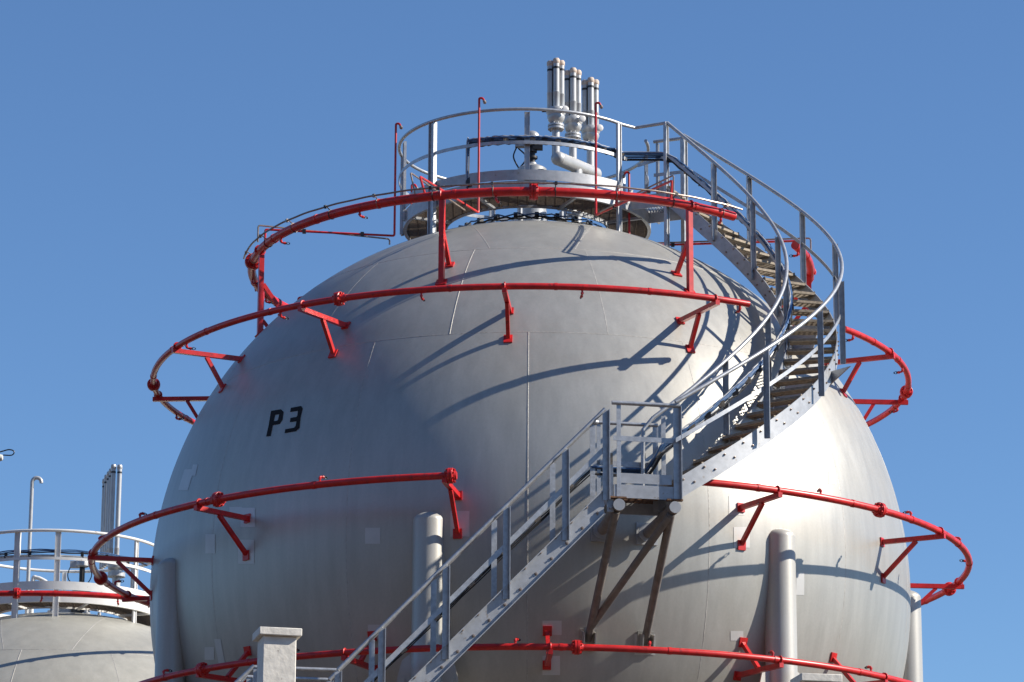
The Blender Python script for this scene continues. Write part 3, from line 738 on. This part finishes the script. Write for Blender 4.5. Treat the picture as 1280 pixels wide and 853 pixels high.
def stair_post(p, r, inner):
    e = Vector((math.cos(p), math.sin(p), 0)); o = -1 if inner else 1
    q = MB(); top = hp(r, p, -.03); bt = hp(r, p, -H_STR - .22); off = e * .022 * o
    X = Vector((math.cos(.25 * p), math.sin(.25 * p), 0)); Y = Vector((X.y, -X.x, 0))
    channel(q, bt + off, top + off, .072, X, Y, .06)
    q.build('rail_post', M['galv'], stair)
for px, py in ((957, 438), (1023, 387), (1050, 350), (1041, 304), (1001, 263), (935, 218)): stair_post(phi_at(px, py, RO_RAIL), RO_RAIL, False)
for px, py in ((893, 203), (942, 250), (974, 294), (982, 335), (961, 393), (908, 449)): stair_post(phi_at(px, py, RI_RAIL), RI_RAIL, True)
# triangular gusset carrying the stringers from the shell
def gusset(tip, inner, low):
    q = MB(); A, B, C3 = map(Vector, (tip, inner, low)); nn = (B - A).cross(C3 - A).normalized() * .012
    q.add([A + nn, B + nn, C3 + nn, A - nn, B - nn, C3 - nn], [(0, 1, 2), (5, 4, 3), (0, 3, 4, 1), (1, 4, 5, 2), (2, 5, 3, 0)])
    q.build('support_bracket', M['steel'], stair)
tip = on_y(1063, 458, -6.05); az_ = math.degrees(math.atan2(tip.y, tip.x)); r_ = math.sqrt(R_TANK ** 2 - tip.z ** 2)
gusset(tip, pol(r_ - .02, az_, tip.z), pol(math.sqrt(R_TANK ** 2 - (tip.z - .75) ** 2) - .02, az_, tip.z - .75))
for p in (.25,):
    o_ = hp(RO_STR - .02, p, -H_STR - .35); az_ = math.degrees(math.atan2(o_.y, o_.x)); r_ = math.sqrt(R_TANK ** 2 - o_.z ** 2)
    gusset(o_, pol(r_ - .02, az_, o_.z), pol(math.sqrt(R_TANK ** 2 - (o_.z - .8) ** 2) - .02, az_, o_.z - .8))
# ------------------------------------------------------------------ landing
Y0, Y1 = -8.35, -7.5
TURN = rad(11)                # the landing and the straight flights are turned a little to the right
XF_STAIR = Matrix.Translation((1.68, -8.35, 0)) @ Matrix.Rotation(TURN, 4, 'Z') @ Matrix.Translation((-1.68, 8.35, 0))
XF_INV = XF_STAIR.inverted()
def loc_y(px, py, y):
    o = XF_INV @ CAM; d = (XF_INV.to_3x3() @ ray(px, py)); return o + d * ((y - o.y) / d.y)
def loc(p): return XF_INV @ Vector(p)
XA, XB = loc_y(769, 606, Y0).x, loc_y(846, 606, Y0).x
ZRAIL = loc_y(808, 506, Y0).z
XF = XF_STAIR
landing = thing('stair_landing', 'small railed steel landing between the straight flight and the spiral stair', 'landing', (1.7, -7.9, -.3))
mb = MB()
for i in range(18): y = Y0 + .03 + i * (Y1 - Y0 + .25 - .06) / 17; mb.beam((XA, y, .085), (XB, y, .085), .008, .034, (0, 1, 0))
for i in range(10): x = XA + .02 + i * (XB - XA - .04) / 9; mb.beam((x, Y0 + .01, .08), (x, Y1 + .25, .08), .008, .022, (1, 0, 0))
mb.build('floor_grating', M['rust'], landing)
mb = MB()
for y in (Y0, Y1 + .26): mb.beam((XA - .02, y, 0), (XB + .02, y, 0), .014, .2, (0, 1, 0))
for x in (XA - .02, XB + .02): mb.beam((x, Y0 + .01, 0), (x, Y1 + .25, 0), .014, .2, (1, 0, 0))
mb.build('floor_frame', M['steel'], landing)
mb = MB(); mb.beam((XA + .03, Y0 - .005, .2), (XB - .08, Y0 - .005, .2), .008, .15, (0, 1, 0)); mb.build('toe_plate', M['steel'], landing)
mb = MB(); mb.box((XA + .03, Y0 - .02, -.105), (.13, 0, 0), (0, .04, 0), (0, 0, .012)); mb.box((XB - .04, Y0 - .02, -.105), (.12, 0, 0), (0, .04, 0), (0, 0, .012)); mb.build('bearing_plate', M['rust'], landing)
mb = MB(); mb.tube([(XA - .05, Y0 - .02, ZRAIL), (XB + .05, Y0 - .02, ZRAIL)], .033, 10); mb.build('handrail', M['galv'], landing)
ia, ib = loc_y(743, 528, Y1), loc_y(822, 534, Y1); ib.z = ia.z
mb = MB(); mb.tube([ia, ib], .03, 10); mb.lathe(ia, (-1, 0, 0), [(.03, -.06), (.045, -.03), (.055, 0), (.045, .03)], 12); mb.build('handrail', M['galv'], landing)
mb = MB(); mb.beam((XA - .03, Y0 - .015, .80), (XB - .05, Y0 - .015, .80), .01, .075, (0, 1, 0)); mb.build('mid_rail', M['galv'], landing)
mb = MB(); mb.beam((ia.x, Y1, .62), (ib.x - .05, Y1, .62), .01, .07, (0, 1, 0)); mb.build('mid_rail', M['galv'], landing)
for x, y, w, z1 in ((XA + .05, Y0 - .012, .055, ZRAIL - .02), (XB + .0, Y0 - .012, .10, ZRAIL - .02), (ib.x - .04, Y1, .075, ia.z - .02), (ib.x + .09, Y1 + .02, .06, 1.4), (ia.x + .06, Y1, .05, ia.z)):
    q = MB(); q.beam((x, y, -.1), (x, y, z1), w, .010, (1, 0, 0))
    if w > .09: q.beam((x + w / 2 + .005, y - .045, -.1), (x + w / 2 + .005, y - .045, z1), .010, w, (1, 0, 0))
    else: q.beam((x + w / 2 + .005, y + w / 2, -.1), (x + w / 2 + .005, y + w / 2, z1), .010, w, (1, 0, 0))
    q.build('rail_post', M['galv'], landing)
# tubes carrying the landing, with capped front ends, and the struts down to the shell
def carry(f, e):
    q = MB(); f = Vector(f); e = Vector(e); q.tube([f, e], .086, 20); o = q.build('support_tube', M['strut'], landing)
    k = MB(); d = (f - e).normalized(); k.lathe(f, d, [(.088, -.002), (.09, .004), (.088, .012)], 24); k.build('tube_cap', M['silver'], o)
    p = MB(); n = (e - TC).normalized(); tt = n.cross(Vector((0, 0, 1))).normalized(); p.box(TC + n * (R_TANK + .015), tt * .17, tt.cross(n) * .17, n * .02); p.lathe(e + d * .12, d, [(.15, 0), (.15, .03)], 20); p.build('flange', M['steel'], o)
TC = loc((0, 0, 0))              # tank centre in the stair's own frame
fa, fb = loc_y(774, 631, Y0 - .1), loc_y(844, 633, Y0 - .1)
fb.z = fa.z
ea, eb = loc(on_sphere(752, 664)), loc(on_sphere(808, 668))
carry(fa, ea); carry(fb, eb)
sa, sb = loc(on_sphere(735, 800)), loc(on_sphere(806, 803))
for a, b, r in ((fa + Vector((-.02, .14, -.07)), sa, .062), (fb + Vector((-.03, .14, -.07)), sb, .062), (fb + Vector((-.05, .16, -.1)), sa.lerp(fa, .10), .058)):
    q = MB(); q.tube([a, b], r, 16); q.build('strut', M['strut'], landing)
for e in (sa, sb):
    n = (e - TC).normalized(); tt = n.cross(Vector((0, 0, 1))).normalized(); u = tt.cross(n); q = MB()
    q.box(TC + n * (R_TANK + .012), tt * .13, u * .17, n * .012)
    for s in (-1, 1): q.box(TC + n * (R_TANK + .1) + tt * s * .085, tt * .008, u * .13, n * .09)
    q.build('shell_clip', M['tank'], landing)
xh = loc_y(763, 625, Y0).x
q = MB(); q.box((xh, Y0 + .03, .1), (.05, 0, 0), (0, .008, 0), (0, 0, .3)); q.box((xh, Y0 + .02, -.26), (.052, 0, 0), (0, .03, 0), (0, 0, .06)); q.lathe((xh, Y0 - .01, -.26), (0, -1, 0), [(.02, 0), (.02, .03)], 8); q.build('hanger_plate', M['steel'], landing)

# ------------------------------------------------------------------ straight flights
HR = 1.24
def flight(label, top, run, drop, ynear, yfar, near_px, far_px, nsteps, cables=False):
    t = thing('straight_stair_flight', label, 'stair flight', (top.x - run, ynear, top.z - drop))
    d = Vector((-run, 0, -drop)); dn = d.normalized(); up = Vector((0, 0, 1))
    sl = drop / run
    SS = []
    for y in (ynear, yfar):
        s = 1 if y == ynear else -1
        a = Vector((top.x, y, top.z)); h = .39
        mb = MB()
        def par(x0, x1, y0, y1, z0, z1):
            vs = []
            for x in (x0, x1):
                for yy in (y0, y1):
                    for zz in (z0, z1): vs.append((x, yy, top.z - (top.x - x) * sl + zz))
            mb.add(vs, [(0, 1, 3, 2), (4, 6, 7, 5), (0, 4, 5, 1), (2, 3, 7, 6), (0, 2, 6, 4), (1, 5, 7, 3)])
        par(top.x, top.x - run, y, y + .012 * s, -h, 0)
        par(top.x, top.x - run, y - .06 * s, y - .002 * s, -h, -h + .02)
        par(top.x, top.x - run, y - .06 * s, y - .002 * s, -.02, 0)
        SS.append(mb)
    for k in range(nsteps):
        f = (k + .6) / nsteps; x = top.x - run * f; z = top.z - drop * f - .12
        tr = MB(); dep = .24
        tr.box((x + dep / 2 - .018, (ynear + yfar) / 2, z), (.016, 0, 0), (0, (yfar - ynear) / 2 - .02, 0), (0, 0, .018))
        for j in range(6): tr.beam((x - dep / 2 + .03 + .034 * j, ynear + .02, z - .003), (x - dep / 2 + .03 + .034 * j, yfar - .02, z - .003), .007, .032, (1, 0, 0))
        tr.build('tread', M['tread'], t)
        for s, dz in ((-.13, -.06), (.04, -.14)): SS[0].lathe((x + s, ynear, z + dz + .03), (0, -1, 0), [(.024, -.006), (.024, .014), (.013, .016), (.013, .03)], 8, False, 1)
    for mb in SS: mb.build('stringer', [M['steel'], M['tube']], t)
    for y, pxs in ((ynear, near_px), (yfar, far_px)):
        mb = MB(); mb.tube([(top.x + .02, y, top.z + HR + .02), (top.x - run, y, top.z - drop + HR)], .03, 10); mb.build('handrail', M['galv'], t)
        mb = MB(); mb.beam((top.x, y, top.z + .60), (top.x - run, y, top.z - drop + .60), .010, .07, (0, 1, 0)); mb.build('mid_rail', M['galv'], t)
        for px in pxs:
            x = px; z = top.z - (top.x - x) * sl
            q = MB(); w = .085 if y == ynear else .075
            q.beam((x, y - .012, z - .2), (x, y - .012, z + HR - .02), w, .010, (1, 0, 0)); k = -1 if y == ynear else 1
            q.beam((x + w / 2 + .005, y - .012 + k * w / 2, z - .2), (x + w / 2 + .005, y - .012 + k * w / 2, z + HR - .02), .010, w, (1, 0, 0))
            q.build('rail_post', M['galv'], t)
    return t
def xs(Lx, y): return [loc_y(px, 700, y).x for px in Lx]
TOP = loc_y(755, 611, Y0); BOT = loc_y(511, 852, Y0); COR = loc_y(422, 838, Y0)
SL = (TOP.z - BOT.z) / (TOP.x - BOT.x); RUN = TOP.x - COR.x; HR = COR.z - (TOP.z - SL * RUN)
flight('straight steel stair flight rising rightward to the landing in front of the tank', TOP, RUN, RUN * SL, Y0, Y1, xs([757, 706, 632, 557, 478], Y0), xs([740.5, 690, 617, 542, 466], Y1), 17)
zl = TOP.z - SL * RUN; x1 = COR.x; x0 = loc_y(316, 835, Y0).x
t = thing('stair_landing', 'lower landing behind the pale concrete post at the foot of the stair flight', 'landing', ((x0 + x1) / 2, -7.9, zl))
mb = MB()
for i in range(18): y = Y0 + .03 + i * (Y1 - Y0 - .06) / 17; mb.beam((x0, y, zl - .03), (x1, y, zl - .03), .008, .034, (0, 1, 0))
mb.build('floor_grating', M['tread'], t)
mb = MB()
for y in (Y0, Y1): mb.beam((x0, y, zl - .1), (x1, y, zl - .1), .014, .22, (0, 1, 0))
for x in (x0, x1): mb.beam((x, Y0, zl - .12), (x, Y1, zl - .12), .014, .22, (1, 0, 0))
mb.build('floor_frame', M['steel'], t)
for y in (Y0, Y1):
    mb = MB(); mb.tube([(x1 - .02, y, zl + HR), (x0 + .02, y, zl + HR)], .03, 10); mb.build('handrail', M['galv'], t)
    mb = MB(); mb.beam((x1, y, zl + .62), (x0, y, zl + .62), .01, .07, (0, 1, 0)); mb.build('mid_rail', M['galv'], t)
    for x in (x1, x0 + .05):
        q = MB(); q.beam((x, y - .012, zl - .2), (x, y - .012, zl + HR - .02), .085, .010, (1, 0, 0)); q.beam((x + .048, y - .054, zl - .2), (x + .048, y - .054, zl + HR - .02), .010, .085, (1, 0, 0)); q.build('rail_post', M['galv'], t)
for x in (x0 + .1, x1 - .1):
    for y in (Y0 + .1, Y1 - .1):
        q = MB(); q.beam((x, y, GROUND_Z), (x, y, zl - .2), .12, .12, (1, 0, 0)); q.build('column', M['steel'], t)
low_run = zl - GROUND_Z - .1
flight('lower straight stair flight going down leftward from behind the concrete post', Vector((x0, Y0, zl)), low_run, low_run, Y0, Y1, [x0 - 1.1 * k - .2 for k in range(8)], [x0 - 1.1 * k - .4 for k in range(8)], 36)
XF = None

# ------------------------------------------------------------------ cable run along rails
cr = thing('cable_tray_run', 'blue and black cables on a grey tray following the rails of stair and platform', 'cables', (2.0, -4, 6.5))
path = []
d0 = on_z(578, 180, 7.52); pcx, pcy = -.135, -.06
aA = math.degrees(math.atan2(d0.y - pcy, d0.x - pcx))
for i in range(31):
    a = aA + (-36 - aA) * i / 30; path.append(Vector((pcx, pcy, 0)) + pol(2.13, a, 7.56))
path = [path[0] - Vector((0, 0, .85))] + path
q = Vector((2.33 - .05, -1.57 + .08, 7.5)); path.append(q)
for i in range(61):
    p = 1.08 + (-1.26 - 1.08) * i / 60; path.append(hp(RI_RAIL + .05, p, -.60))
path2 = path + [XF_STAIR @ Vector(q) for q in ((ib.x - .15, Y1 + .03, .50), (TOP.x, Y1 + .03, .50))]
mb = MB(); tp = bent(path2, .12, 3)
mb.strip(tp, lambda i: [tp[i] + v for v in (Vector((0, 0, -.034)), Vector((.02, .02, -.034)), Vector((.02, .02, -.026)), Vector((0, 0, -.026)))]); mb.build('tray', M['galv'], cr)
random.seed(3)
for k, (r, mt) in enumerate(((.018, 'blue'), (.017, 'blue'), (.016, 'blue'), (.015, 'blue'), (.015, 'black'), (.012, 'black'), (.012, 'silver'), (.015, 'blue'))):
    ox, oz = random.uniform(-.02, .03), (.01, .035, .055, .028, -.045, -.06, .07, .05)[k]
    pts = [q + Vector((ox + random.uniform(-.006, .006), -.01 * k + .015, oz + random.uniform(-.01, .01) - (0.01 if mt == 'black' and i % 5 else 0))) for i, q in enumerate(tp)]
    mb = MB(); mb.tube(smooth_path(pts[::2] + [pts[-1]], 2), r, 6); mb.build('cable', M[mt], cr)
for i in list(range(3, len(tp), 9)):
    q = tp[i]; mb = MB(); mb.box(q + Vector((.01, 0, 0)), (.045, 0, 0), (0, .035, 0), (0, 0, .05)); mb.build('cable_clamp', M['black'] if i % 2 else M['tread'], cr)
for px in (763, 804):
    mb = MB(); mb.box(XF_STAIR @ (loc_y(px, 577, Y1 - .03)), (.035, 0, 0), (0, .03, 0), (0, 0, .12)); mb.build('cable_clamp', M['tread'], cr)
for k in range(3):
    mb = MB(); z0_ = .44 + .03 * k; A = Vector((TOP.x, Y1 + .03, z0_ + .02)); B = Vector((x1, Y1 + .03, zl + .54 + .03 * k))
    mb.tube([XF_STAIR @ (A.lerp(B, i / 24) + Vector((0, 0, random.uniform(-.012, .012)))) for i in range(25)], .010, 6); mb.build('cable', M['black'], cr)
for k in range(7):
    mb = MB(); q = XF_STAIR @ Vector((TOP.x - .35 - k * .5, Y1 - .02, .60 - (.35 + k * .5) * SL)); mb.box(q, (.04, 0, .03), (0, .03, 0), (-.03, 0, .04)); mb.build('cable_clamp', M['tread'], cr)
jb = path[0] + Vector((.06, -.03, .15)); mb = MB(); mb.lathe(jb, (.3, -1, 0), [(.09, 0), (.09, .05), (.02, .055)], 16); mb.build('coil', M['black'], cr)

# ------------------------------------------------------------------ concrete posts
def concrete_post(px0, px1, pytop, y, rot, label):
    a, b = on_y(px0, pytop, y), on_y(px1, pytop, y); cx = (a.x + b.x) / 2; zt = a.z; w = (b.x - a.x)
    cw = w / (math.cos(rad(rot)) + math.sin(rad(rot))) / 2
    t = thing('concrete_post', label, 'post', (cx, y, GROUND_Z))
    X = Vector((math.cos(rad(rot)), math.sin(rad(rot)), 0)); Yv = Vector((-X.y, X.x, 0))
    mb = MB(); bw = cw * .78
    mb.box((cx, y, (GROUND_Z + zt - .11) / 2), X * bw, Yv * bw, (0, 0, (zt - .11 - GROUND_Z) / 2)); o = mb.build('shaft', M['concrete'], t)
    mb = MB(); mb.box((cx, y, zt - .054), X * cw, Yv * cw, (0, 0, .054)); o2 = mb.build('cap', M['concrete'], t)
    for q, wd in ((o, .012), (o2, .010)):
        bv = q.modifiers.new('bevel', 'BEVEL'); bv.width = wd; bv.segments = 2
concrete_post(314, 379, 789, -11., 14, 'square pale concrete post with a flat cap in front of the stair foot')
concrete_post(989, 1051, 846.5, -11., 11, 'pale concrete post cap just showing at the bottom right edge below the red pipe')

# ------------------------------------------------------------------ second tank, behind on the left
p2 = on_y(60, 664, 13.1); T2 = Vector((p2.x + .135, 15.3, p2.z - 8.1))
make_tank(T2 + Vector((0, 0, .16)), 'second grey spherical tank, behind at the lower left, only its crown showing', False)
make_platform(T2, 'white railed platform on top of the distant tank at the left', (M['white'], M['white']), False)
top_ring(T2 + Vector((0, 0, .46)), 'red spray pipe around the crown of the distant tank at the left', -205, 20, [-172, -140, -22, 8], [-94], [-140, -112, -104, -88, -70, -62, -52], .06)
def on_plane2(px, py, dy): return on_y(px, py, T2.y + dy)
t = thing('relief_valve_stack', 'tall bundle of silver vent tubes on the distant left tank', 'valve stack', on_plane2(140, 735, -.3))
b0 = on_plane2(140, 700, -.3); zt2 = on_plane2(150, 586, -.3).z - .05
offs = [(on_plane2(x, 600, -.3).x - b0.x, dy, dz) for x, dy, dz in ((127.5, .5, -.16), (131, .35, -.1), (135, .2, -.06), (138.5, .05, -.03), (142.5, -.15, .02), (150.5, -.2, .0))]
tube_bundle(t, b0, b0.z - .1, zt2, offs, .052, M['silver'])
mb = MB(); mb.lathe((b0.x + .12, b0.y - .1, b0.z - .1), (0, 0, -1), [(.2, -.04), (.21, 0), (.19, .12), (.12, .16), (.12, .2), (.19, .2), (.19, .3), (.09, .31), (.09, 1.1)], 18); mb.build('valve_body', M['silver'], t)
hp2 = on_plane2(35, 727, -.4); ht = on_plane2(35, 603, -.4)
t = thing('vent_pipe', 'slim silver vent pipe with a hooked top on the distant left tank', 'pipe', hp2)
mb = MB(); base = Vector((hp2.x, hp2.y, T2.z + 6.3)); top_ = Vector((hp2.x, hp2.y, ht.z))
mb.tube([base, top_] + [top_ + Vector((.10 - .10 * math.cos(q), 0, .10 * math.sin(q))) for q in [rad(x) for x in range(20, 191, 17)]], .042, 12); mb.build('pipe', M['silver'], t)
g0 = on_plane2(103, 706, -.2)
t = thing('level_gauge', 'domed silver instrument with black wires on the distant left tank', 'gauge', g0)
mb = MB(); mb.lathe((g0.x, g0.y, 0), (0, 0, 1), [(.2, T2.z + 6.4), (.2, g0.z - .5), (.06, g0.z - .45), (.06, g0.z - .05)], 16); mb.build('stem', M['black'], t)
mb = MB(); mb.lathe((g0.x, g0.y, g0.z - .06), (0, 0, 1), [(.1, 0), (.15, .02), (.15, .1)] + [(.15 * math.cos(q), .1 + .13 * math.sin(q)) for q in [rad(x) for x in range(0, 91, 15)]], 18); mb.build('dome', M['silver'], t)
mb = MB(); mb.box(Vector((g0.x - .17, g0.y, g0.z + .0)), (.09, 0, 0), (0, .07, 0), (0, 0, .07)); mb.build('junction_box', M['silver'], t)
for s in (-1, 1):
    mb = MB(); mb.tube(smooth_path([(g0.x + .2 * s - .05, g0.y, g0.z - .03), (g0.x + .26 * s - .05, g0.y, g0.z - .22), (g0.x + .2 * s - .05, g0.y, g0.z - .38), (g0.x + .05 * s, g0.y, g0.z - .45)], 6), .012, 6); mb.build('wire', M['black'], t)
pc2 = T2 + Vector((-.135, -.06, 0))
t = thing('cable_tray_run', 'pale cable tray around the rail of the distant tank platform at the left', 'cables', T2 + Vector((0, -2.1, 7.55)))
mb = MB(); mb.tube([pc2 + pol(2.13, -170 + 4 * i, 7.6 - .002 * i) for i in range(38)], .035, 6); mb.build('tray', M['galv'], t)
for k in range(3):
    mb = MB(); mb.tube([pc2 + pol(2.13, -170 + 4 * i, 7.64 + .03 * k + .008 * math.sin(i * 1.3 + k)) for i in range(38)], .014, 5); mb.build('cable', M['blue' if k else 'black'], t)
for k in range(9):
    mb = MB(); q = pc2 + pol(2.13, -160 + 15 * k, 7.6); mb.box(q, (.03, 0, 0), (0, .03, 0), (0, 0, .07)); mb.build('cable_clamp', M['black'], t)
a = T2 + pol(.95, -120, 6.9)
e0 = on_plane2(41, 727, -.9)
t = thing('vent_pipe', 'short white gooseneck pipe on the distant left tank platform', 'pipe', e0)
mb = MB(); mb.tube(smooth_path([Vector((e0.x, e0.y, T2.z + 6.4)), e0, on_plane2(46, 722.5, -.9), on_plane2(53, 725, -.9), on_plane2(58, 728, -.9)], 6), .045, 10); mb.build('pipe', M['white'], t)

# ------------------------------------------------------------------ lamp arm at the left edge
e = on_y(4, 571, -2); b = on_y(-60, 590, -2)
t = thing('lamp_post', 'white lamp head with a black wire loop poking in at the left edge', 'lamp post', (b.x, b.y, GROUND_Z))
mb = MB(); mb.lathe((b.x, b.y, GROUND_Z), (0, 0, 1), [(.12, 0), (.09, b.z - GROUND_Z)], 14); mb.build('pole', M['galv'], t)
mb = MB(); mb.tube([Vector((b.x, b.y, b.z - .05)), on_y(-12, 573, -2)], .03, 10); mb.build('arm', M['galv'], t)
mb = MB(); mb.lathe(on_y(-12, 573, -2), (1, 0, .05), [(.03, 0), (.07, .04), (.065, .14), (.05, .2), (.02, .215)], 14); mb.build('lamp_head', M['lamp'], t)
mb = MB(); mb.tube(smooth_path([on_y(-6, 567, -2), on_y(4, 564, -2), on_y(11, 562.3, -2), on_y(16.5, 563.5, -2), on_y(17.5, 566.5, -2), on_y(14, 569.3, -2), on_y(4, 569, -2)], 6), .011, 6); mb.build('wire', M['black'], t)

# ------------------------------------------------------------------ light
SUN = Vector((.81768, -.0873, .56901)).normalized()
el = math.asin(SUN.z); azn = math.atan2(SUN.x, SUN.y)
w = bpy.data.worlds.new('World'); S.world = w; w.use_nodes = True
nt = w.node_tree; bg = nt.nodes['Background']; sky = nt.nodes.new('ShaderNodeTexSky')
sky.sky_type = 'NISHITA'; sky.sun_disc = False; sky.sun_elevation = el; sky.sun_rotation = azn
sky.altitude = 0; sky.air_density = 1.0; sky.dust_density = 0; sky.ozone_density = 8.0
nt.links.new(sky.outputs[0], bg.inputs[0]); bg.inputs[1].default_value = .097
sd = bpy.data.lights.new('sun', 'SUN'); sd.energy = 5.0; sd.angle = rad(.53); sd.color = (1, .93, .83)
so = bpy.data.objects.new('sun', sd); COL.objects.link(so); so.rotation_euler = SUN.to_track_quat('Z', 'Y').to_euler(); so.location = SUN * 60
v = S.view_settings; v.view_transform = 'Standard'; v.look = 'None'; v.exposure = .5; v.gamma = 1; v.use_curve_mapping = False
S.cycles.max_bounces = 6
